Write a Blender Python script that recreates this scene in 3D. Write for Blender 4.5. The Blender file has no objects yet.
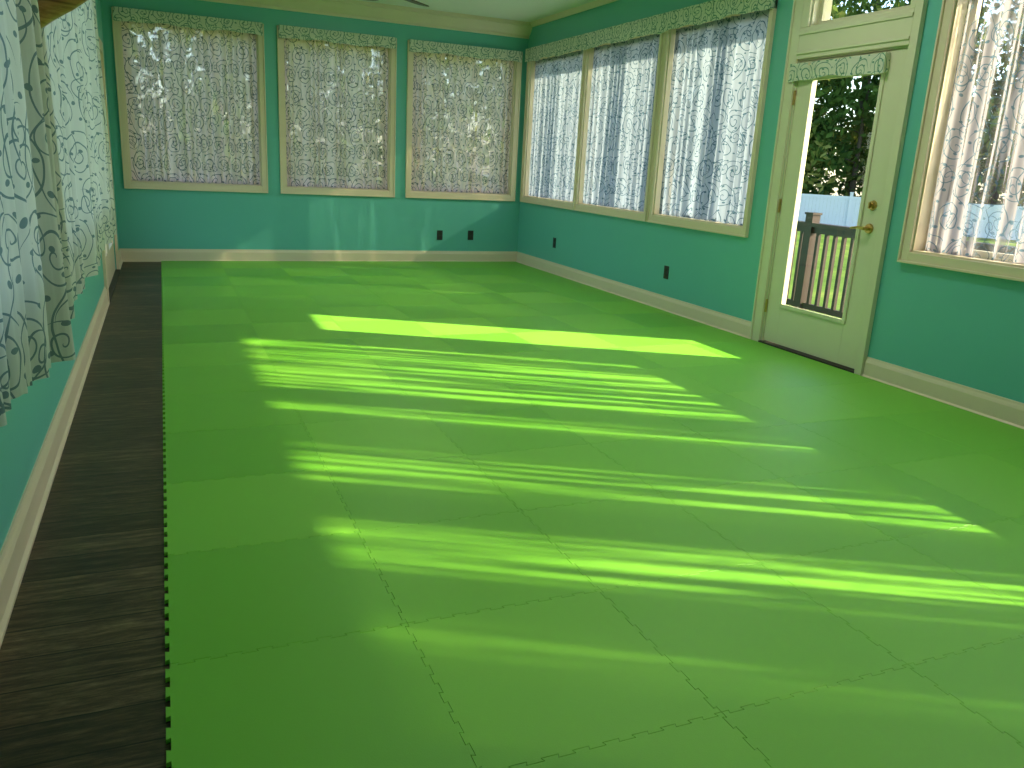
import bpy, math, random
import numpy as np
from mathutils import Vector, Matrix
random.seed(7); rng=np.random.default_rng(11)
scene=bpy.context.scene
COL=bpy.context.collection
XR,YB,XL,YF,ZC=4.345,9.935,-.415,-1.6,2.93
WT=.16

# ------------------------------------------------------------------ materials
class NT:
    def __init__(s,name):
        s.m=bpy.data.materials.new(name); s.m.use_nodes=True
        s.t=s.m.node_tree; s.t.nodes.clear()
        s.out=s.t.nodes.new('ShaderNodeOutputMaterial')
    def n(s,typ,**k):
        nd=s.t.nodes.new('ShaderNode'+typ)
        for a,b in k.items(): setattr(nd,a,b)
        return nd
    def put(s,inp,v):
        if v is None: return
        if isinstance(v,bpy.types.NodeSocket): s.t.links.new(v,inp)
        else: inp.default_value=v
    def M(s,op,a,b=None,c=None,clamp=False):
        nd=s.n('Math',operation=op,use_clamp=clamp)
        s.put(nd.inputs[0],a); s.put(nd.inputs[1],b)
        if c is not None: s.put(nd.inputs[2],c)
        return nd.outputs[0]
    def mixc(s,f,a,b):
        nd=s.n('Mix',data_type='RGBA'); s.put(nd.inputs[0],f); s.put(nd.inputs[6],a); s.put(nd.inputs[7],b)
        return nd.outputs[2]
    def noise(s,vec,scale,detail=3,rough=.5,dist=0.):
        nd=s.n('TexNoise'); s.put(nd.inputs['Vector'],vec); nd.inputs['Scale'].default_value=scale
        nd.inputs['Detail'].default_value=detail; nd.inputs['Roughness'].default_value=rough; nd.inputs['Distortion'].default_value=dist
        return nd.outputs['Fac']
    def ramp(s,f,stops):
        nd=s.n('ValToRGB'); s.put(nd.inputs[0],f); e=nd.color_ramp.elements
        while len(e)<len(stops): e.new(.5)
        for i,(p,c) in enumerate(stops): e[i].position=p; e[i].color=c if len(c)==4 else (*c,1)
        return nd.outputs[0]
    def mapping(s,vec,scale=(1,1,1),loc=(0,0,0)):
        nd=s.n('Mapping'); s.put(nd.inputs[0],vec); nd.inputs['Scale'].default_value=scale; nd.inputs['Location'].default_value=loc
        return nd.outputs[0]
    def bump(s,h,st,dist=.01):
        nd=s.n('Bump'); nd.inputs['Strength'].default_value=st; nd.inputs['Distance'].default_value=dist; s.put(nd.inputs['Height'],h)
        return nd.outputs[0]
    def pbr(s,col,rough=.5,spec=.5,metal=0.,normal=None,**k):
        b=s.n('BsdfPrincipled'); s.put(b.inputs['Base Color'],col if not isinstance(col,tuple) or len(col)==4 else (*col,1))
        s.put(b.inputs['Roughness'],rough); b.inputs['Specular IOR Level'].default_value=spec; s.put(b.inputs['Metallic'],metal)
        if normal is not None: s.put(b.inputs['Normal'],normal)
        s.t.links.new(b.outputs[0],s.out.inputs[0]); return b
def obc(s): return s.n('TexCoord').outputs['Object']
def simple(name,col,rough=.5,spec=.5,metal=0.,var=.06,scale=6):
    s=NT(name); f=s.noise(obc(s),scale,4)
    a=tuple(c*(1-var) for c in col)+(1,); b=tuple(min(1,c*(1+var)) for c in col)+(1,)
    s.pbr(s.mixc(f,a,b),rough,spec,metal); return s.m

s=NT('teal_wall_paint'); oc=obc(s)
f=s.noise(oc,1.3,3); 
s.pbr(s.mixc(f,(.120,.46,.41,1),(.135,.50,.445,1)),.42,.45,normal=s.bump(s.noise(oc,220,3),.12,.002)); M_WALL=s.m
M_TRIM=simple('cream_trim_paint',(.76,.64,.47),.38,.5,var=.03)
M_DOOR=simple('door_cream_paint',(.68,.66,.47),.35,.5,var=.02)
M_CEIL=simple('ceiling_paint',(.80,.82,.74),.8,.2,var=.02)
M_BRASS=simple('aged_brass',(.55,.38,.14),.3,.5,1.)
M_BLACK=simple('dark_threshold',(.02,.018,.015),.5)
M_PLATE=simple('bronze_plate',(.035,.04,.045),.35,.5,.3)
M_FAN=simple('fan_dark_walnut',(.05,.035,.028),.4)
M_FANM=simple('fan_bronze_metal',(.08,.06,.05),.35,.5,.8)
M_VINYL=simple('white_vinyl',(.62,.66,.72),.5,.4,var=.03)
M_RAIL=simple('dark_stained_rail',(.030,.016,.014),.55,.4,var=.2)
M_BARK=simple('bark',(.09,.07,.05),.9,.2,var=.4,scale=9)
M_SASH=simple('sash_white',(.66,.62,.50),.4)
M_SUNBLOCK=simple('sun_blocker_white',(.7,.7,.68),.6)

s=NT('carved_wood'); oc=obc(s)
w=s.noise(s.mapping(oc,(6,6,60)),1.5,5,.6,.8)
s.pbr(s.ramp(w,[(.3,(.12,.04,.012)),(.55,(.36,.17,.06)),(.75,(.55,.30,.12))]),.28,.6); M_WOOD=s.m

s=NT('deck_boards'); oc=obc(s)
s.pbr(s.ramp(s.noise(s.mapping(oc,(12,1,1)),3,5),[(.3,(.09,.06,.045)),(.7,(.20,.15,.11))]),.7,.3); M_DECK=s.m

s=NT('lawn_grass'); oc=obc(s)
s.pbr(s.ramp(s.noise(oc,.6,8,.7),[(.3,(.04,.10,.012)),(.55,(.10,.18,.03)),(.75,(.24,.28,.07))]),.9,.1); M_GRASS=s.m

# laminate plank floor, boards running across the room
s=NT('dark_plank_floor'); oc=obc(s)
sx=s.n('SeparateXYZ'); s.put(sx.inputs[0],oc)
row=s.M('FLOOR',s.M('DIVIDE',sx.outputs[1],.14))
wn=s.n('TexWhiteNoise',noise_dimensions='1D'); s.put(wn.inputs['W'],row)
cb=s.n('CombineXYZ'); s.put(cb.inputs[0],s.M('ADD',s.M('MULTIPLY',sx.outputs[0],3.4),s.M('MULTIPLY',wn.outputs[0],30))); s.put(cb.inputs[1],s.M('MULTIPLY',sx.outputs[1],24)); 
g1=s.noise(cb.outputs[0],1.6,10,.78,.15)
col=s.ramp(g1,[(.36,(.018,.010,.006)),(.48,(.050,.032,.018)),(.57,(.10,.066,.036)),(.72,(.22,.155,.09))])
fr=s.M('FRACT',s.M('DIVIDE',sx.outputs[1],.14))
line=s.M('LESS_THAN',fr,.035)
vv=s.M('ADD',.65,s.M('MULTIPLY',wn.outputs[0],.9))
hs=s.n('HueSaturation'); s.put(hs.inputs['Color'],col); s.put(hs.inputs['Value'],vv)
s.pbr(s.mixc(line,hs.outputs[0],(.006,.004,.003,1)),.42,.35,normal=s.bump(g1,.25,.003)); M_FLOOR=s.m

# green EVA foam
s=NT('green_eva_foam'); oc=obc(s)
at=s.n('Attribute',attribute_name='shade',attribute_type='GEOMETRY')
f=at.outputs['Fac']
c=s.mixc(f,(.13,.46,.022,1),(.215,.58,.050,1))
rg=s.M('ADD',.42,s.M('MULTIPLY',f,.14))
nb=s.noise(oc,420,2)
s.pbr(c,rg,.65,normal=s.bump(nb,.25,.0015)); M_FOAM=s.m

def swirl(s,u,v,a,b,K,R,w,flip=1.):
    """regular printed scroll repeat: returns 0/1 mask"""
    row=s.M('FLOOR',s.M('DIVIDE',v,b))
    uu=s.M('ADD',s.M('DIVIDE',u,a),s.M('MULTIPLY',row,.37))
    cx=s.M('MULTIPLY',s.M('SUBTRACT',s.M('FRACT',uu),.5),a)
    par=s.M('SUBTRACT',s.M('MULTIPLY',s.M('MODULO',s.M('FLOOR',uu),2.),2.),1.)
    cx=s.M('MULTIPLY',cx,par)
    cy=s.M('MULTIPLY',s.M('SUBTRACT',s.M('FRACT',s.M('DIVIDE',v,b)),.5),b)
    r=s.M('SQRT',s.M('ADD',s.M('MULTIPLY',cx,cx),s.M('MULTIPLY',cy,cy)))
    th=s.M('DIVIDE',s.M('ARCTAN2',cy,cx),2*math.pi*flip)
    ph=s.M('FRACT',s.M('ADD',s.M('ADD',th,s.M('MULTIPLY',r,K)),5.))
    d=s.M('ABSOLUTE',s.M('SUBTRACT',ph,.5))
    ln=s.M('LESS_THAN',d,w*K)
    return s.M('MULTIPLY',ln,s.M('LESS_THAN',r,R))
def print_mask(s,u,v,k=1.,lw=1.):
    nz=s.n('TexNoise'); cbn=s.n('CombineXYZ'); s.put(cbn.inputs[0],u); s.put(cbn.inputs[1],v); s.put(nz.inputs['Vector'],cbn.outputs[0]); nz.inputs['Scale'].default_value=5/k; nz.inputs['Detail'].default_value=1
    sp=s.n('SeparateColor'); s.put(sp.inputs[0],nz.outputs['Color'])
    u2=s.M('ADD',u,s.M('MULTIPLY',sp.outputs[0],.10*k)); v2=s.M('ADD',v,s.M('MULTIPLY',sp.outputs[1],.10*k))
    m1=swirl(s,u2,v2,.27*k,.24*k,1/(.052*k),.125*k,.0030*k*lw)
    m2=swirl(s,s.M('ADD',u2,.13*k),s.M('ADD',v2,.11*k),.21*k,.31*k,1/(.040*k),.07*k,.0027*k*lw,-1.)
    vx=s.M('SUBTRACT',s.M('FRACT',s.M('ADD',s.M('DIVIDE',u2,.30*k),s.M('MULTIPLY',s.M('SINE',s.M('MULTIPLY',v2,11/k)),.20))),.5)
    m3=s.M('LESS_THAN',s.M('ABSOLUTE',vx),.011*lw)
    lr=swirl(s,s.M('ADD',u2,.05*k),s.M('MULTIPLY',v2,1.6),.12*k,.13*k,.01,.015*k,60.)
    m=s.M('MAXIMUM',s.M('MAXIMUM',m1,m2),s.M('MAXIMUM',m3,lr))
    return m
def curtain_mat(name,base_t,band_t,band_scale,thr,wid=.10,fab=(.86,.88,.93),pat=(.12,.20,.24),seed=0.,trans=.5,k=.85,lw=1.,streaks=None):
    s=NT(name)
    uvn=s.n('UVMap'); uvn.uv_map='fabric'
    sp=s.n('SeparateXYZ'); s.put(sp.inputs[0],uvn.outputs[0]); u,v=sp.outputs[0],sp.outputs[1]
    mask=print_mask(s,u,v,k,lw)
    # weave density: gathered folds leave thin, see-through vertical bands
    oy=s.n('SeparateXYZ'); s.put(oy.inputs[0],obc(s)); along=s.M('ADD',oy.outputs[0],oy.outputs[1])
    cb=s.n('CombineXYZ'); s.put(cb.inputs[0],s.M('ADD',s.M('MULTIPLY',along,band_scale),seed)); s.put(cb.inputs[1],s.M('MULTIPLY',v,.5))
    nz=s.noise(cb.outputs[0],1.,3,.6)
    mr=s.n('MapRange'); s.put(mr.inputs[0],nz); mr.inputs[1].default_value=thr; mr.inputs[2].default_value=thr+wid; mr.inputs[3].default_value=0; mr.inputs[4].default_value=band_t
    bt=mr.outputs[0]
    if streaks:   # (y, band strength), chosen to place the sun streaks on the mat
        y0,y1=streaks[0][0],streaks[-1][0]
        bt=s.M('MULTIPLY',bt,s.ramp(s.M('DIVIDE',s.M('SUBTRACT',oy.outputs[1],y0),y1-y0),[((a-y0)/(y1-y0),(b,b,b)) for a,b in streaks]))
    T=s.M('MULTIPLY',s.M('ADD',bt,base_t),s.M('SUBTRACT',1.,s.M('MULTIPLY',mask,.6)))
    col=s.mixc(mask,(*fab,1),(*pat,1))
    df=s.n('BsdfDiffuse'); s.put(df.inputs[0],col); tl=s.n('BsdfTranslucent'); s.put(tl.inputs[0],col)
    mx=s.n('MixShader'); mx.inputs[0].default_value=trans; s.t.links.new(df.outputs[0],mx.inputs[1]); s.t.links.new(tl.outputs[0],mx.inputs[2])
    tr=s.n('BsdfTransparent'); m2=s.n('MixShader'); s.put(m2.inputs[0],T)
    s.t.links.new(mx.outputs[0],m2.inputs[1]); s.t.links.new(tr.outputs[0],m2.inputs[2]); s.t.links.new(m2.outputs[0],s.out.inputs[0])
    return s.m
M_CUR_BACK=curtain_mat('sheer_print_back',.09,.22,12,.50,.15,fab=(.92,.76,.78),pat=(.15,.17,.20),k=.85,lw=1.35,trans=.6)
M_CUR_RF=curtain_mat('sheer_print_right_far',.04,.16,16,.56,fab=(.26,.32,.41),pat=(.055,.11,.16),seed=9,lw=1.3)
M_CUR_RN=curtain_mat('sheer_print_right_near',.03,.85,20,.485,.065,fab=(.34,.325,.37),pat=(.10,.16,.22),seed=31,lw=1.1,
   streaks=[(-.8,0),(-.3,0),(-.1,.2),(.02,0),(.26,0),(.34,1.),(.62,1.),(.68,0),(1.0,0),(1.08,.8),(1.4,.7),(1.5,0),(1.95,0),(2.05,.9),(3.8,1.)])
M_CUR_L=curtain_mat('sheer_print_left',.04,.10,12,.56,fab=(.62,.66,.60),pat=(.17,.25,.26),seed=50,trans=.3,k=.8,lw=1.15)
def valance_mat(name):
    s=NT(name); uvn=s.n('UVMap'); uvn.uv_map='fabric'
    sp=s.n('SeparateXYZ'); s.put(sp.inputs[0],uvn.outputs[0])
    mask=print_mask(s,sp.outputs[0],sp.outputs[1],.62,1.8)
    col=s.mixc(mask,(.76,.78,.68,1),(.17,.34,.27,1))
    df=s.n('BsdfDiffuse'); s.put(df.inputs[0],col); tl=s.n('BsdfTranslucent'); s.put(tl.inputs[0],col)
    mx=s.n('MixShader'); mx.inputs[0].default_value=.25; s.t.links.new(df.outputs[0],mx.inputs[1]); s.t.links.new(tl.outputs[0],mx.inputs[2]); s.t.links.new(mx.outputs[0],s.out.inputs[0])
    return s.m
M_VAL=valance_mat('valance_print')
# thin window pane: reflects only at its outer interfaces (no internal total reflection inside the thin sheet)
s=NT('window_glass'); tr=s.n('BsdfTransparent'); tr.inputs[0].default_value=(.97,.985,.975,1); gl=s.n('BsdfGlossy'); gl.inputs['Roughness'].default_value=.02
fz=s.n('Fresnel'); fz.inputs[0].default_value=1.4; ge=s.n('NewGeometry'); fac=s.M('MULTIPLY',fz.outputs[0],s.M('SUBTRACT',1.,ge.outputs['Backfacing']))
mx=s.n('MixShader'); s.put(mx.inputs[0],fac); s.t.links.new(tr.outputs[0],mx.inputs[1]); s.t.links.new(gl.outputs[0],mx.inputs[2]); s.t.links.new(mx.outputs[0],s.out.inputs[0]); M_GLASS=s.m
def leafmat(name,c1,c2,c3):
    s=NT(name); at=s.n('Attribute',attribute_name='shade',attribute_type='GEOMETRY')
    c=s.ramp(at.outputs['Fac'],[(0,c1),(.65,c2),(1,c3)])
    df=s.n('BsdfDiffuse'); s.put(df.inputs[0],c); tl=s.n('BsdfTranslucent'); s.put(tl.inputs[0],c); mx=s.n('MixShader'); mx.inputs[0].default_value=.4
    s.t.links.new(df.outputs[0],mx.inputs[1]); s.t.links.new(tl.outputs[0],mx.inputs[2]); s.t.links.new(mx.outputs[0],s.out.inputs[0]); return s.m
M_LEAF=leafmat('tree_leaves',(.03,.07,.018),(.10,.18,.035),(.44,.42,.11))

# ------------------------------------------------------------------ mesh helpers
def MAPS(side):
    if side=='back': return lambda a,d,z:(a,YB-d,z)
    if side=='right': return lambda a,d,z:(XR-d,a,z)
    if side=='left': return lambda a,d,z:(XL+d,a,z)
    if side=='front': return lambda a,d,z:(a,YF+d,z)
    return lambda a,d,z:(a,d,z)
class MB:
    def __init__(s,mp=None): s.v=[];s.f=[];s.mi=[];s.mp=mp or (lambda a,d,z:(a,d,z))
    def box(s,a0,a1,d0,d1,z0,z1,mi=0):
        b=len(s.v)
        for z in (z0,z1):
            for a,d in ((a0,d0),(a1,d0),(a1,d1),(a0,d1)): s.v.append(s.mp(a,d,z))
        for q in ((0,3,2,1),(4,5,6,7),(0,1,5,4),(1,2,6,5),(2,3,7,6),(3,0,4,7)): s.f.append([b+i for i in q]); s.mi.append(mi)
    def prism(s,prof,a0,a1,mi=0):   # prof: (d,z) polygon extruded along a
        b=len(s.v);n=len(prof)
        for a in (a0,a1):
            for d,z in prof: s.v.append(s.mp(a,d,z))
        s.f.append([b+i for i in range(n)]); s.f.append([b+n+i for i in reversed(range(n))]); s.mi+= [mi,mi]
        for i in range(n):
            j=(i+1)%n; s.f.append([b+i,b+n+i,b+n+j,b+j]); s.mi.append(mi)
    def cyl(s,p0,p1,r0,r1=None,n=16,mi=0):
        r1=r0 if r1 is None else r1
        p0=Vector(s.mp(*p0));p1=Vector(s.mp(*p1)); ax=(p1-p0).normalized(); q=ax.orthogonal().normalized(); w=ax.cross(q); b=len(s.v)
        for p,r in ((p0,r0),(p1,r1)):
            for i in range(n):
                t=2*math.pi*i/n; s.v.append(tuple(p+q*(r*math.cos(t))+w*(r*math.sin(t))))
        s.f.append([b+i for i in reversed(range(n))]); s.f.append([b+n+i for i in range(n)]); s.mi+=[mi,mi]
        for i in range(n):
            j=(i+1)%n; s.f.append([b+i,b+j,b+n+j,b+n+i]); s.mi.append(mi)
    def make(s,name,mats,bevel=0,parent=None,smooth=False):
        me=bpy.data.meshes.new(name); me.from_pydata([tuple(x) for x in s.v],[],s.f)
        for m in (mats if isinstance(mats,(list,tuple)) else [mats]): me.materials.append(m)
        for p,i in zip(me.polygons,s.mi): p.material_index=i
        import bmesh
        bm=bmesh.new(); bm.from_mesh(me); bmesh.ops.recalc_face_normals(bm,faces=bm.faces); bm.to_mesh(me); bm.free()
        if smooth: me.polygons.foreach_set('use_smooth',[True]*len(me.polygons))
        ob=bpy.data.objects.new(name,me); COL.objects.link(ob)
        if bevel:
            m=ob.modifiers.new('bevel','BEVEL'); m.width=bevel; m.segments=2; m.limit_method='ANGLE'
        if parent: ob.parent=parent
        return ob
def empty(name):
    e=bpy.data.objects.new(name,None); COL.objects.link(e); return e

def wall(name,side,a0,a1,openings,mat):
    mb=MB(MAPS(side))
    xs=sorted({a0,a1}|{o[0] for o in openings}|{o[1] for o in openings}); zs=sorted({-.05,ZC}|{o[2] for o in openings}|{o[3] for o in openings})
    for i in range(len(xs)-1):
        run=None
        for j in range(len(zs)-1):
            cx=(xs[i]+xs[i+1])/2;cz=(zs[j]+zs[j+1])/2
            hole=any(o[0]<cx<o[1] and o[2]<cz<o[3] for o in openings)
            if not hole:
                if run is None: run=[zs[j],zs[j+1]]
                else: run[1]=zs[j+1]
            if hole or j==len(zs)-2:
                if run: mb.box(xs[i],xs[i+1],-WT,0,run[0],run[1]); run=None
    return mb.make(name,mat)

ZS,ZT=.86,2.52
BW=[(-.255,1.115),(1.385,2.605),(2.87,4.20)]
RWf=[(8.375,9.80),(6.86,8.285),(5.36,6.72)]
RWn=[(2.33,3.73),(.83,2.23),(-.67,.73)]
LW=[(.3,2.8),(3.35,6.2)]
wall('wall_back','back',XL-WT,XR+WT,[(a,b,ZS,ZT) for a,b in BW],M_WALL)
wall('wall_right','right',YF,YB,[(a,b,ZS,ZT) for a,b in RWf+RWn]+[(4.0,4.99,-.05,2.09),(4.04,4.92,2.30,2.62)],M_WALL)
wall('wall_left','left',YF,YB,[(a,b,.9,2.45) for a,b in LW]+[(7.35,9.15,-.05,2.08)],M_WALL)
wall('wall_front','front',XL-WT,XR+WT,[],M_WALL)
mb=MB(); mb.box(XL-WT,XR+WT,YF-WT,YB+WT,-.12,0); mb.make('floor',M_FLOOR)
mb=MB(); mb.box(XL-WT,XR+WT,YF-WT,YB+WT,ZC,ZC+.1); mb.make('ceiling',M_CEIL)
# added eave slab, out of view, cutting off high sun on the deck side
mb=MB(); mb.box(XR+WT+.005,5.22,YF-.6,YB+.6,2.80,2.83); mb.box(5.22,5.245,YF-.6,YB+.6,2.79,2.97); mb.make('added_sun_blocker',M_SUNBLOCK)

# baseboards / crown
BP=[(0,0),(.028,0),(.028,.012),(.018,.022),(.018,.105),(.014,.118),(.009,.128),(.007,.142),(0,.142)]
def bb(name,side,segs):
    mb=MB(MAPS(side))
    for a,b in segs: mb.prism(BP,a,b)
    mb.make(name,M_TRIM)
bb('baseboard_back','back',[(XL,XR)]); bb('baseboard_right','right',[(YF,3.925),(5.095,YB-.028)])
bb('baseboard_left','left',[(YF,7.25),(9.25,YB-.028)]); bb('baseboard_front','front',[(XL,XR)])
CP=[(0,2.76),(.02,2.76),(.025,2.785),(.05,2.80),(.085,2.84),(.11,2.88),(.13,2.89),(.135,2.93),(0,2.93)]
mb=MB(MAPS('back')); mb.prism(CP,XL,XR); mb.make('trim_crown_back',M_TRIM)
mb=MB(MAPS('left')); mb.prism(CP,YF,YB-.135); mb.make('trim_crown_left',M_TRIM)
mb=MB(MAPS('right')); mb.prism([(0,2.88),(.02,2.88),(.05,2.93),(0,2.93)],YF,YB-.135); mb.make('trim_crown_right',M_TRIM)

# windows
wn_i=[0]
def frame_box(mb,a0,a1,z0,z1,w,d0,d1,mi=0,bot=None):
    bot=w if bot is None else bot
    mb.box(a0-w,a0,d0,d1,z0-bot,z1+w,mi); mb.box(a1,a1+w,d0,d1,z0-bot,z1+w,mi)
    mb.box(a0,a1,d0,d1,z1,z1+w,mi); mb.box(a0,a1,d0,d1,z0-bot,z0,mi)
def window(side,a0,a1,z0,z1,casL=.065,casR=.065):
    wn_i[0]+=1; P=empty('window_%d'%wn_i[0]); mp=MAPS(side)
    mb=MB(mp)
    mb.box(a0-casL,a0,0,.022,z0-.07,z1+.075); mb.box(a1,a1+casR,0,.022,z0-.07,z1+.075)
    mb.box(a0,a1,0,.022,z1,z1+.075); mb.box(a0,a1,0,.022,z0-.07,z0)
    mb.box(a0-casL,a1+casR,.022,.034,z0-.07,z0-.055)
    mb.box(a0-casL,a0-casL+.014,.022,.034,z0-.055,z1+.075); mb.box(a1+casR-.014,a1+casR,.022,.034,z0-.055,z1+.075)
    mb.make('casing',M_TRIM,.003,P)
    mb=MB(mp); t=.012
    mb.box(a0,a0+t,-WT,0,z0,z1); mb.box(a1-t,a1,-WT,0,z0,z1); mb.box(a0+t,a1-t,-WT,0,z1-t,z1); mb.box(a0+t,a1-t,-WT,0,z0,z0+t)
    mb.make('jamb_liner',M_TRIM,0,P)
    mb=MB(mp); w=.04; A0,A1,Z0,Z1=a0+t+w,a1-t-w,z0+t+w,z1-t-w
    frame_box(mb,A0,A1,Z0,Z1,w,-.145,-.11)
    mb.make('sash',M_SASH,.002,P)
    mb=MB(mp); mb.box(A0,A1,-.131,-.127,Z0,Z1); mb.make('glass_pane',M_GLASS,0,P)
    return P
def curtain(name,side,a0,a1,z0,z1,d,amp,per,seed,mat,hem=None):
    r=np.random.default_rng(seed); mp=MAPS(side)
    nu=int((a1-a0)/.0075)+1; nz=14
    A=np.linspace(a0,a1,nu); q=(A-a0)
    ph=2*np.pi*q/per; 
    for k in range(4):
        ph+=r.uniform(.5,1.3)*np.sin(2*np.pi*q/(per*r.uniform(2.5,7))+r.uniform(0,6))
    am=1+.45*np.sin(2*np.pi*q/(per*4.3)+r.uniform(0,6))*np.sin(2*np.pi*q/(per*9.1)+1)
    base=np.sin(ph)+.28*np.sin(2.1*ph+1)
    drift=r.uniform(0,6)
    v=[];uv=[];f=[]
    for j in range(nz+1):
        t=j/nz; z=z1+(z0-z1)*t
        sway=.35*np.sin(ph*.5+3*t+drift)
        o=amp*am*(.55+.45*t)*(base+sway*t)
        arc=np.concatenate([[0],np.cumsum(np.sqrt(np.diff(A)**2+np.diff(amp*am*base)**2))])
        zz=z+((0 if hem is None else hem)*t*(q/(a1-a0)))+.006*t*np.sin(ph)
        for i in range(nu):
            v.append(mp(A[i],d+o[i],zz[i])); uv.append((arc[i]+a0*1.0,z))
    for j in range(nz):
        for i in range(nu-1):
            a=j*nu+i; f.append((a,a+1,a+nu+1,a+nu))
    me=bpy.data.meshes.new(name); me.from_pydata(v,[],f); me.materials.append(mat)
    ul=me.uv_layers.new(name='fabric')
    li=np.zeros(len(me.loops),dtype=int); me.loops.foreach_get('vertex_index',li)
    ul.data.foreach_set('uv',np.array(uv)[li].ravel())
    me.polygons.foreach_set('use_smooth',[True]*len(me.polygons))
    ob=bpy.data.objects.new(name,me); COL.objects.link(ob); return ob
def valance(name,side,a0,a1,z0,z1,d,amp=.004,ret=True):
    """flat printed fabric valance on a board, with returns to the wall"""
    mp=MAPS(side); P=empty(name)
    pts=[]; 
    if ret: pts+= [(a0,0.001),(a0,d)]
    n=int((a1-a0)/.03)
    for i in range(n+1):
        a=a0+(a1-a0)*i/n; pts.append((a,d+amp*math.sin(a*23)+amp*.6*math.sin(a*41+1)))
    if ret: pts+=[(a1,d),(a1,0.001)]
    v=[];uv=[];f=[];L=0;pr=None; nz=6
    us=[]
    for p in pts:
        if pr: L+=math.hypot(p[0]-pr[0],p[1]-pr[1])
        us.append(L); pr=p
    for j in range(nz+1):
        t=j/nz; z=z1+(z0-z1)*t
        for (a,dd),u in zip(pts,us): v.append(mp(a,dd,z-(.008*math.sin(u*9)+.005*math.sin(u*21))*t)); uv.append((u,z))
    nu=len(pts)
    for j in range(nz):
        for i in range(nu-1): a=j*nu+i; f.append((a,a+1,a+nu+1,a+nu))
    me=bpy.data.meshes.new(name+'_fabric'); me.from_pydata(v,[],f); me.materials.append(M_VAL)
    ul=me.uv_layers.new(name='fabric')
    li=np.zeros(len(me.loops),dtype=int); me.loops.foreach_get('vertex_index',li); ul.data.foreach_set('uv',np.array(uv)[li].ravel())
    ob=bpy.data.objects.new('fabric',me); COL.objects.link(ob); ob.parent=P
    mb=MB(mp); mb.box(a0+.004,a1-.004,.001,d-.008,z1-.02,z1-.002); mb.make('top_board',M_TRIM,0,P)
    return P

for i,(a,b) in enumerate(BW):
    window('back',a,b,ZS,ZT)
    curtain('sheer_curtain','back',a+.016,b-.016,ZS+.02,ZT-.02,-.05,.020,.075,100+i,M_CUR_BACK)
    valance('window_valance','back',a-.05,b+.05,2.475,2.60,.055)
for i,(a,b) in enumerate(RWf):
    window('right',a,b,ZS,ZT,.06,.06)
    curtain('sheer_curtain','right',a+.016,b-.016,ZS+.015,ZT-.02,-.048,.024,.11,200+i,M_CUR_RF)
valance('window_valance','right',5.30,9.86,2.475,2.63,.06)
for i,(a,b) in enumerate(RWn):
    window('right',a,b,ZS,ZT,.05,.07)
    curtain('sheer_curtain','right',a+.016,b-.016,ZS+.015,ZT-.02,-.048,.024,.13,300+i,M_CUR_RN)
valance('window_valance','right',-.75,3.80,2.475,2.63,.06)
for i,(a,b) in enumerate(LW):
    window('left',a,b,.9,2.45)
    if i==0: curtain('sheer_curtain','left',.15,3.02,.94,2.56,.13,.036,.17,400,M_CUR_L,hem=-.37)
    else: curtain('sheer_curtain','left',3.14,6.3,.66,2.56,.12,.032,.17,401,M_CUR_L)
    mb=MB(MAPS('left')); a0,a1=(.05,3.05) if i==0 else (3.11,6.4)
    mb.cyl((a0,.12,2.575),(a1,.12,2.575),.014)
    for a in (a0+.05,(a0+a1)/2,a1-.05): mb.cyl((a,.0,2.575),(a,.12,2.575),.008)
    mb.make('curtain_rod',M_FANM)

# ------------------------------------------------------------------ glazed exterior door (right wall)
mp=MAPS('right'); D=empty('door_1')
mb=MB(mp)
mb.box(3.93,4.0,0,.024,0,2.72); mb.box(4.99,5.09,0,.024,0,2.72); mb.box(4.0,4.99,0,.024,2.09,2.30); mb.box(4.0,4.04,0,.024,2.30,2.62); mb.box(4.92,4.99,0,.024,2.30,2.62); mb.box(4.0,4.99,0,.024,2.62,2.72)
mb.box(3.93,3.945,.024,.036,0,2.72); mb.box(5.075,5.09,.024,.036,0,2.72); mb.box(4.0,4.99,.024,.034,2.12,2.14); mb.box(4.0,4.99,.024,.034,2.25,2.275)
mb.make('casing',M_DOOR,.003,D)
mb=MB(mp)
mb.box(4.0,4.012,-WT,0,0,2.09); mb.box(4.978,4.99,-WT,0,0,2.09); mb.box(4.012,4.978,-WT,0,2.078,2.09)
mb.box(4.04,4.92,-WT,0,2.30,2.31); mb.box(4.04,4.92,-WT,0,2.61,2.62); mb.box(4.04,4.05,-WT,0,2.31,2.61); mb.box(4.91,4.92,-WT,0,2.31,2.61)
mb.box(4.05,4.91,-.1,-.06,2.31,2.34); mb.box(4.05,4.91,-.1,-.06,2.58,2.61);mb.box(4.05,4.08,-.1,-.06,2.34,2.58); mb.box(4.88,4.91,-.1,-.06,2.34,2.58)
mb.make('jamb',M_DOOR,0,D)
mb=MB(mp)
gy0,gy1,gz0,gz1=4.19,4.83,.33,1.95; l0,l1,e0,e1=4.014,4.976,-.052,-.008
mb.box(l0,gy0,e0,e1,.03,2.076); mb.box(gy1,l1,e0,e1,.03,2.076); mb.box(gy0,gy1,e0,e1,.03,gz0); mb.box(gy0,gy1,e0,e1,gz1,2.076)
mb.make('leaf',M_DOOR,.002,D)
mb=MB(mp)
frame_box(mb,gy0+.012,gy1-.012,gz0+.012,gz1-.012,.03,-.008,.004)
mb.make('glazing_bead',M_DOOR,.004,D)
mb=MB(mp); mb.box(gy0+.001,gy1-.001,-.026,-.020,gz0+.001,gz1-.001); mb.make('glass_pane',M_GLASS,0,D)
mb=MB(mp); mb.box(4.08,4.88,-.083,-.078,2.34,2.58); mb.make('transom_glass',M_GLASS,0,D)
mb=MB(mp); mb.box(4.0,4.99,-WT,.03,0,.022); mb.make('threshold',M_BLACK,.003,D)
mb=MB(mp)
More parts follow.
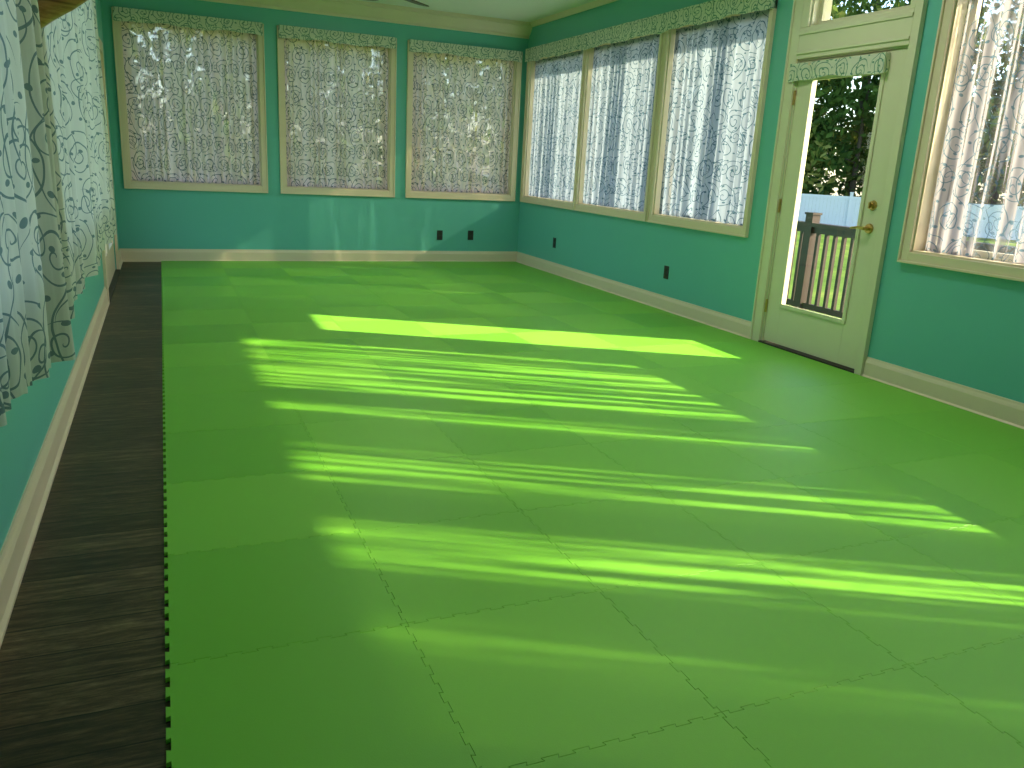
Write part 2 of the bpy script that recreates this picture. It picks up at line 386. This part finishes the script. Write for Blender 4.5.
for z in (.30,1.06,1.83):
    mb.cyl((4.984,.002,z-.05),(4.984,.002,z+.05),.009,n=12); mb.box(4.978,4.996,-.008,.003,z-.048,z+.048)
mb.make('hinges',M_BRASS,0,D)
mb=MB(mp)
ly=4.10
mb.cyl((ly,-.008,.97),(ly,.006,.97),.034,.030,24); mb.cyl((ly,.006,.97),(ly,.045,.97),.013,.011); 
mb.cyl((ly,.04,.97),(ly+.05,.046,.975),.012,.009); mb.cyl((ly+.05,.046,.975),(ly+.115,.042,.965),.009,.007)
mb.cyl((ly,-.008,1.12),(ly,.008,1.12),.034,.028,24); mb.cyl((ly,.008,1.12),(ly,.018,1.12),.014,.012); mb.box(ly-.005,ly+.005,.018,.034,1.10,1.14)
mb.make('lever_and_deadbolt',M_BRASS,.001,D,smooth=False)
valance('door_valance','right',4.15,5.03,1.945,2.06,.035,.006)

# left wall door
mp=MAPS('left'); D=empty('door_2')
mb=MB(mp); mb.box(7.25,7.35,0,.024,0,2.18); mb.box(9.15,9.25,0,.024,0,2.18); mb.box(7.35,9.15,0,.024,2.08,2.18); mb.make('casing',M_TRIM,.003,D)
mb=MB(mp)
for a0,a1 in ((7.36,8.245),(8.255,9.14)):
    mb.box(a0,a0+.12,-.05,-.01,.02,2.07); mb.box(a1-.12,a1,-.05,-.01,.02,2.07); mb.box(a0+.12,a1-.12,-.05,-.01,.02,.3); mb.box(a0+.12,a1-.12,-.05,-.01,1.93,2.07)
mb.make('leaves',M_TRIM,.002,D)
mb=MB(mp)
for a0,a1 in ((7.48,8.125),(8.375,9.02)): mb.box(a0,a1,-.034,-.028,.3,1.93)
mb.make('glass_panes',M_GLASS,0,D)
mb=MB(mp); mb.box(7.35,9.15,-WT,.03,0,.02); mb.make('threshold',M_BLACK,0,D)
mb=MB(mp)
for a in (8.19,8.31):
    mb.cyl((a,-.01,.97),(a,.035,.97),.012); mb.cyl((a,.035,.97),(a+(-.1 if a<8.25 else .1),.04,.97),.009); mb.cyl((a,-.01,.97),(a,.0,.97),.03)
mb.make('lever_handles',M_PLATE,0,D)

# outlets
def outlet(side,a,z):
    P=MB(MAPS(side)); P.box(a-.037,a+.037,0.0005,.006,z-.06,z+.06,0)
    for zz in (z-.026,z+.026):
        P.cyl((a,.006,zz),(a,.009,zz),.017,n=20,mi=1)
        P.box(a-.008,a-.005,.009,.0095,zz-.006,zz+.006,0); P.box(a+.005,a+.008,.009,.0095,zz-.006,zz+.006,0)
    P.cyl((a,.006,z),(a,.0075,z),.004,n=10,mi=1)
    P.make('wall_outlet',[M_PLATE,M_BLACK],.001)
outlet('back',3.265,.34); outlet('back',3.68,.345); outlet('right',8.82,.375); outlet('right',6.40,.36)

# carved wooden bracket on left wall
pts=[(-.414,3.08,1.56,.055),(-.37,3.08,1.575,.06),(-.31,3.08,1.62,.055),(-.25,3.08,1.665,.05),(-.19,3.08,1.70,.046),(-.14,3.07,1.73,.04),(-.11,3.07,1.77,.03),(-.10,3.07,1.81,.012)]
v=[];f=[];n=16
for i,(x,y,z,r) in enumerate(pts):
    a=Vector(pts[max(i-1,0)][:3]);b=Vector(pts[min(i+1,len(pts)-1)][:3]); t=(b-a).normalized(); side=Vector((0,1,0)); up=t.cross(side).normalized()
    for k in range(n):
        th=2*math.pi*k/n; rr=r*(1+.08*math.cos(3*th+i)); v.append(tuple(Vector((x,y,z))+side*(rr*.8*math.cos(th))+up*(rr*math.sin(th))))
for i in range(len(pts)-1):
    for k in range(n): j=(k+1)%n; f.append((i*n+k,i*n+j,(i+1)*n+j,(i+1)*n+k))
f.append(tuple(reversed(range(n)))); f.append(tuple((len(pts)-1)*n+k for k in range(n)))
mb=MB(); mb.v=v; mb.f=f; mb.mi=[0]*len(f); ob=mb.make('carved_wooden_bracket',M_WOOD,smooth=True)

# ceiling fan
F=empty('ceiling_fan'); cx,cy,cz=1.45,6.0,2.385; FA=math.radians(42)
mb=MB(); mb.cyl((cx,cy,ZC-.001),(cx,cy,ZC-.05),.075,.05,24); mb.cyl((cx,cy,ZC-.05),(cx,cy,cz+.08),.013); mb.cyl((cx,cy,cz+.08),(cx,cy,cz+.045),.05,.13,32); mb.cyl((cx,cy,cz+.045),(cx,cy,cz-.045),.13,.12,32); mb.cyl((cx,cy,cz-.045),(cx,cy,cz-.08),.12,.06,32)
for i in range(5):
    t=FA+i*2*math.pi/5; c,s_=math.cos(t),math.sin(t); mb.cyl((cx+c*.1,cy+s_*.1,cz),(cx+c*.22,cy+s_*.22,cz),.016,.01)
mb.make('motor_and_downrod',M_FANM,.002,F)
mb=MB()
for i in range(5):
    t=FA+i*2*math.pi/5; c,s_=math.cos(t),math.sin(t); b=len(mb.v)
    prof=[(.18,.045),(.3,.062),(.5,.068),(.66,.064),(.70,.05),(.715,.0)]
    pl=[(r,w) for r,w in prof]+[(r,-w) for r,w in reversed(prof[:-1])]
    for zz in (0,.007):
        for r,w in pl: mb.v.append((cx+c*r-s_*w,cy+s_*r+c*w,cz+zz+w*.18))
    m=len(pl); mb.f.append([b+k for k in range(m)]); mb.f.append([b+m+k for k in reversed(range(m))]); mb.mi+=[0,0]
    for k in range(m): j=(k+1)%m; mb.f.append([b+k,b+m+k,b+m+j,b+j]); mb.mi.append(0)
mb.make('blades',M_FAN,0,F)

# added fill lamps, unseen at the ceiling, to raise the room's ambient light
s=NT('fill_glow'); e=s.n('Emission'); e.inputs[0].default_value=(1,.97,.9,1); e.inputs[1].default_value=1.5; s.t.links.new(e.outputs[0],s.out.inputs[0]); M_FILL=s.m
for (lx,lyy,en) in ((1.4,3.2,7),(3.2,1.4,11),(3.2,4.2,12),(2.2,7.6,15)):
    P=empty('fill_light')
    mb=MB(); mb.cyl((lx,lyy,ZC-.002),(lx,lyy,ZC-.035),.20,.20,40); mb.make('fill_housing',M_FANM,.003,P)
    mb=MB(); mb.cyl((lx,lyy,ZC-.035),(lx,lyy,ZC-.05),.185,.16,40); mb.make('fill_disc',M_FILL,0,P)
    la=bpy.data.lights.new('fill_lamp','AREA'); la.shape='DISK'; la.size=.34; la.energy=en; la.color=(1,.98,.93)
    lo=bpy.data.objects.new('fill_lamp',la); COL.objects.link(lo); lo.location=(lx,lyy,ZC-.055); lo.parent=P

# ------------------------------------------------------------------ interlocking foam mat
TX,TY=.614,.612; NX,NY=7,17; X0=.012; Y0=1.946-4*TY; NT_=8; dep=.010; gap=.00038; TH=.013
def edge(n,per,d):
    out=[]
    for k in range(n):
        a=k*per; out+=[(a+per*.27,0),(a+per*.22,d),(a+per*.78,d),(a+per*.73,0)]
    return out
def edge_pts(p0,p1,nrm,d):
    L=(Vector(p1)-Vector(p0)).length; t=(Vector(p1)-Vector(p0))/L; n=Vector(nrm)
    return [tuple(Vector(p0)+t*a+n*o) for a,o in edge(NT_,L/NT_,d)]
v=[];f=[];sh=[]
for i in range(NX):
    for j in range(NY):
        x0,x1=X0+i*TX,X0+(i+1)*TX; y0,y1=Y0+j*TY,Y0+(j+1)*TY
        last=(i==NX-1); lt=(j==NY-1)
        lo=[]
        lo.append((x0,y0)); lo+=edge_pts((x0,y0),(x1,y0),(0,-1),dep)
        lo.append((x1,y0)); lo+=([] if last else edge_pts((x1,y0),(x1,y1),(-1,0),dep))
        lo.append((x1,y1)); lo+=([] if lt else list(reversed(edge_pts((x0,y1),(x1,y1),(0,-1),dep))))
        lo.append((x0,y1)); lo+=list(reversed(edge_pts((x0,y0),(x0,y1),(-1,0),dep)))
        m=len(lo); P=np.array(lo); nx=np.roll(P,-1,0)-P; nx/=np.linalg.norm(nx,axis=1)[:,None]; pr=np.roll(nx,1,0)
        n1=np.stack([-nx[:,1],nx[:,0]],1); n0=np.stack([-pr[:,1],pr[:,0]],1); av=n0+n1; den=1+(n0*n1).sum(1); off=av/np.maximum(den,.35)[:,None]*gap
        Q=P+off; Q2=Q+av/np.maximum(den,.35)[:,None]*.0007
        b=len(v)
        v+= [(x,y,.0008) for x,y in Q]; v+=[(x,y,TH-.0007) for x,y in Q]; v+=[(x,y,TH) for x,y in Q2]
        f.append(tuple(b+2*m+k for k in range(m)))
        for k in range(m):
            q=(k+1)%m; f.append((b+k,b+q,b+m+q,b+m+k)); f.append((b+m+k,b+m+q,b+2*m+q,b+2*m+k))
        base=.45+(.28 if (i+j)%2 else -.12)*(1 if j>7 else .4)+rng.uniform(-.22,.22)
        sh+=[base]*(1+2*m)
me=bpy.data.meshes.new('interlocking_foam_floor_mat'); me.from_pydata(v,[],f); me.materials.append(M_FOAM)
at=me.attributes.new('shade','FLOAT','FACE'); at.data.foreach_set('value',np.array(sh,dtype=np.float32))
ob=bpy.data.objects.new('interlocking_foam_floor_mat',me); COL.objects.link(ob)

# ------------------------------------------------------------------ outside
GZ=-1.0
mb=MB(); mb.box(-60,90,-60,90,GZ-.2,GZ); mb.make('lawn_ground',M_GRASS)
mb=MB()
for k in range(44):
    mb.box(XR+WT+.01,6.25,2.0+k*.145,2.0+k*.145+.138,-.13,-.10)
for yy in (2.05,5.2,8.3):
    for xx in (4.6,6.15): mb.box(xx-.06,xx+.06,yy-.06,yy+.06,GZ,-.13)
mb.make('deck',M_DECK)
mb=MB(); xr=6.12
mb.box(xr-.06,xr+.06,2.0,8.38,.80,.84); mb.box(xr-.02,xr+.02,2.0,8.38,.74,.80); mb.box(xr-.02,xr+.02,2.0,8.38,-.03,.03)
yy=2.05
k=0
while yy<8.36:
    if k%13==0: mb.box(xr-.05,xr+.05,yy-.05,yy+.05,-.1,.92); mb.box(xr-.06,xr+.06,yy-.06,yy+.06,.92,.94)
    else: mb.box(xr-.017,xr+.017,yy-.017,yy+.017,.03,.74)
    yy+=.115; k+=1
mb.make('deck_railing',M_RAIL)
c=Vector((30,30,GZ)); dv=Vector((1,-.93,0)).normalized(); nv=Vector((dv.y,-dv.x,0)).normalized()
def fmap(a,d,z): p=c+dv*a+nv*d; return (p.x,p.y,GZ+z)
mb=MB(fmap)
for k in range(-8,9):
    a=k*2.4; mb.box(a-.07,a+.07,-.07,.07,0,1.72); mb.box(a-.09,a+.09,-.09,.09,1.72,1.76)
    mb.box(a+.07,a+2.33,-.03,.03,.08,.22); mb.box(a+.07,a+2.33,-.03,.03,1.42,1.56)
    for q in range(14): mb.box(a+.07+q*.1615,a+.07+q*.1615+.157,-.012,.012,.2,1.45)
mb.make('vinyl_fence',M_VINYL)

def tree(px,py,h,crown,nleaf,low=.25,ls=.3,seed=0):
    r=np.random.default_rng(seed); mb=MB(); lean=r.uniform(-.4,.4,2)
    mb.cyl((px,py,GZ-.1),(px+lean[0],py+lean[1],GZ+h),.16*h/9,.03,8,0)
    for k in range(9):
        t=low+.7*k/9; a=r.uniform(0,6.28); L=crown*r.uniform(.5,.9)*(1-.4*t); z=GZ+h*t
        bx,by=px+lean[0]*t,py+lean[1]*t
        mb.cyl((bx,by,z),(bx+L*math.cos(a),by+L*math.sin(a),z+L*.35),.035,.01,5,0)
    nq=nleaf
    nc=30; cc=[]
    for k in range(nc):
        t=r.uniform(low,1.0); rad=crown*math.sqrt(max(.05,1-((t-.45)/.6)**2))*r.uniform(.3,1); a=r.uniform(0,6.28)
        cc.append((px+lean[0]*t+rad*math.cos(a),py+lean[1]*t+rad*math.sin(a),GZ+h*t,r.uniform(0,1)))
    sh=[0.]*len(mb.f)
    for k in range(nq):
        c_=cc[r.integers(nc)]; p=Vector(c_[:3])+Vector(r.normal(0,crown*.24,3)); q=Vector(r.normal(0,1,3)).normalized(); w=q.orthogonal().normalized()
        p.z=max(p.z,GZ+.2)
        w=Matrix.Rotation(r.uniform(0,6.28),3,q)@w; u=q.cross(w); s1=ls*r.uniform(.5,1.2); s2=s1*.5; b=len(mb.v)
        mb.v+=[tuple(p-w*s1),tuple(p-u*s2),tuple(p+w*s1),tuple(p+u*s2)]; mb.f.append([b,b+1,b+2,b+3]); mb.mi.append(1)
        sh.append(min(1,max(0,c_[3]*.6+r.uniform(0,.4))))
    me=bpy.data.meshes.new('tree'); me.from_pydata(mb.v,[],mb.f); me.materials.append(M_BARK); me.materials.append(M_LEAF)
    me.polygons.foreach_set('material_index',mb.mi)
    at=me.attributes.new('shade','FLOAT','FACE'); at.data.foreach_set('value',np.array(sh,dtype=np.float32))
    o=bpy.data.objects.new('tree',me); COL.objects.link(o)
k=0
for yy,n in ((17,4),(20,5),(25,7)):
    for i in range(n):
        xx=-7+(14 if yy<24 else 18)*(i+.5)/n+rng.uniform(-.8,.8); k+=1
        tree(xx,yy+rng.uniform(-1,1),rng.uniform(8,11),rng.uniform(1.9,2.6),1500,.08,.20,k)
for rowd,lowv,hh in ((4.6,.02,(8,11)),(9,.05,(14,19))):
    for i in range(13):
        a=-15+30*i/12+rng.uniform(-.6,.6); p=c+dv*a; q=Vector((1,1.07,0)).normalized()*(rowd+rng.uniform(0,1.5)); k+=1
        tree(p.x+q.x,p.y+q.y,rng.uniform(*hh),rng.uniform(2.0,2.6) if rowd<5 else rng.uniform(2.8,3.6),2200,lowv,.27,k)

# ------------------------------------------------------------------ light
sd=Vector((-1.7,.90,-1.0))
L=bpy.data.lights.new('sun','SUN'); L.energy=20.; L.color=(1,.83,.52); L.angle=math.radians(.6)
so=bpy.data.objects.new('sun',L); COL.objects.link(so); so.rotation_euler=sd.to_track_quat('-Z','Y').to_euler(); so.location=(12,-6,8)
w=bpy.data.worlds.new('sky'); scene.world=w; w.use_nodes=True; nt=w.node_tree; nt.nodes.clear()
sk=nt.nodes.new('ShaderNodeTexSky'); sk.sky_type='NISHITA'; sk.sun_disc=False; sk.sun_elevation=math.radians(27.5); sk.sun_rotation=math.atan2(1.7,-.9)
bg=nt.nodes.new('ShaderNodeBackground'); bg.inputs[1].default_value=.62; o=nt.nodes.new('ShaderNodeOutputWorld')
nt.links.new(sk.outputs[0],bg.inputs[0]); nt.links.new(bg.outputs[0],o.inputs[0])
scene.view_settings.view_transform='Standard'

# ------------------------------------------------------------------ camera
f,pi_,ya,ro,cx,H=810.12,.266,.4091,.0528,.0636,1.2621+.006
fw=Vector((math.sin(ya)*math.cos(pi_),math.cos(ya)*math.cos(pi_),-math.sin(pi_))); r=Vector((math.cos(ya),-math.sin(ya),0)); u=r.cross(fw)
r2=r*math.cos(ro)+u*math.sin(ro); u2=-r*math.sin(ro)+u*math.cos(ro)
cam=bpy.data.cameras.new('camera'); cam.sensor_width=36; cam.lens=f*36/1024; cam.clip_start=.02; cam.clip_end=500
co=bpy.data.objects.new('camera',cam); COL.objects.link(co)
co.matrix_world=Matrix(((r2.x,u2.x,-fw.x,cx),(r2.y,u2.y,-fw.y,0),(r2.z,u2.z,-fw.z,H),(0,0,0,1)))
scene.camera=co
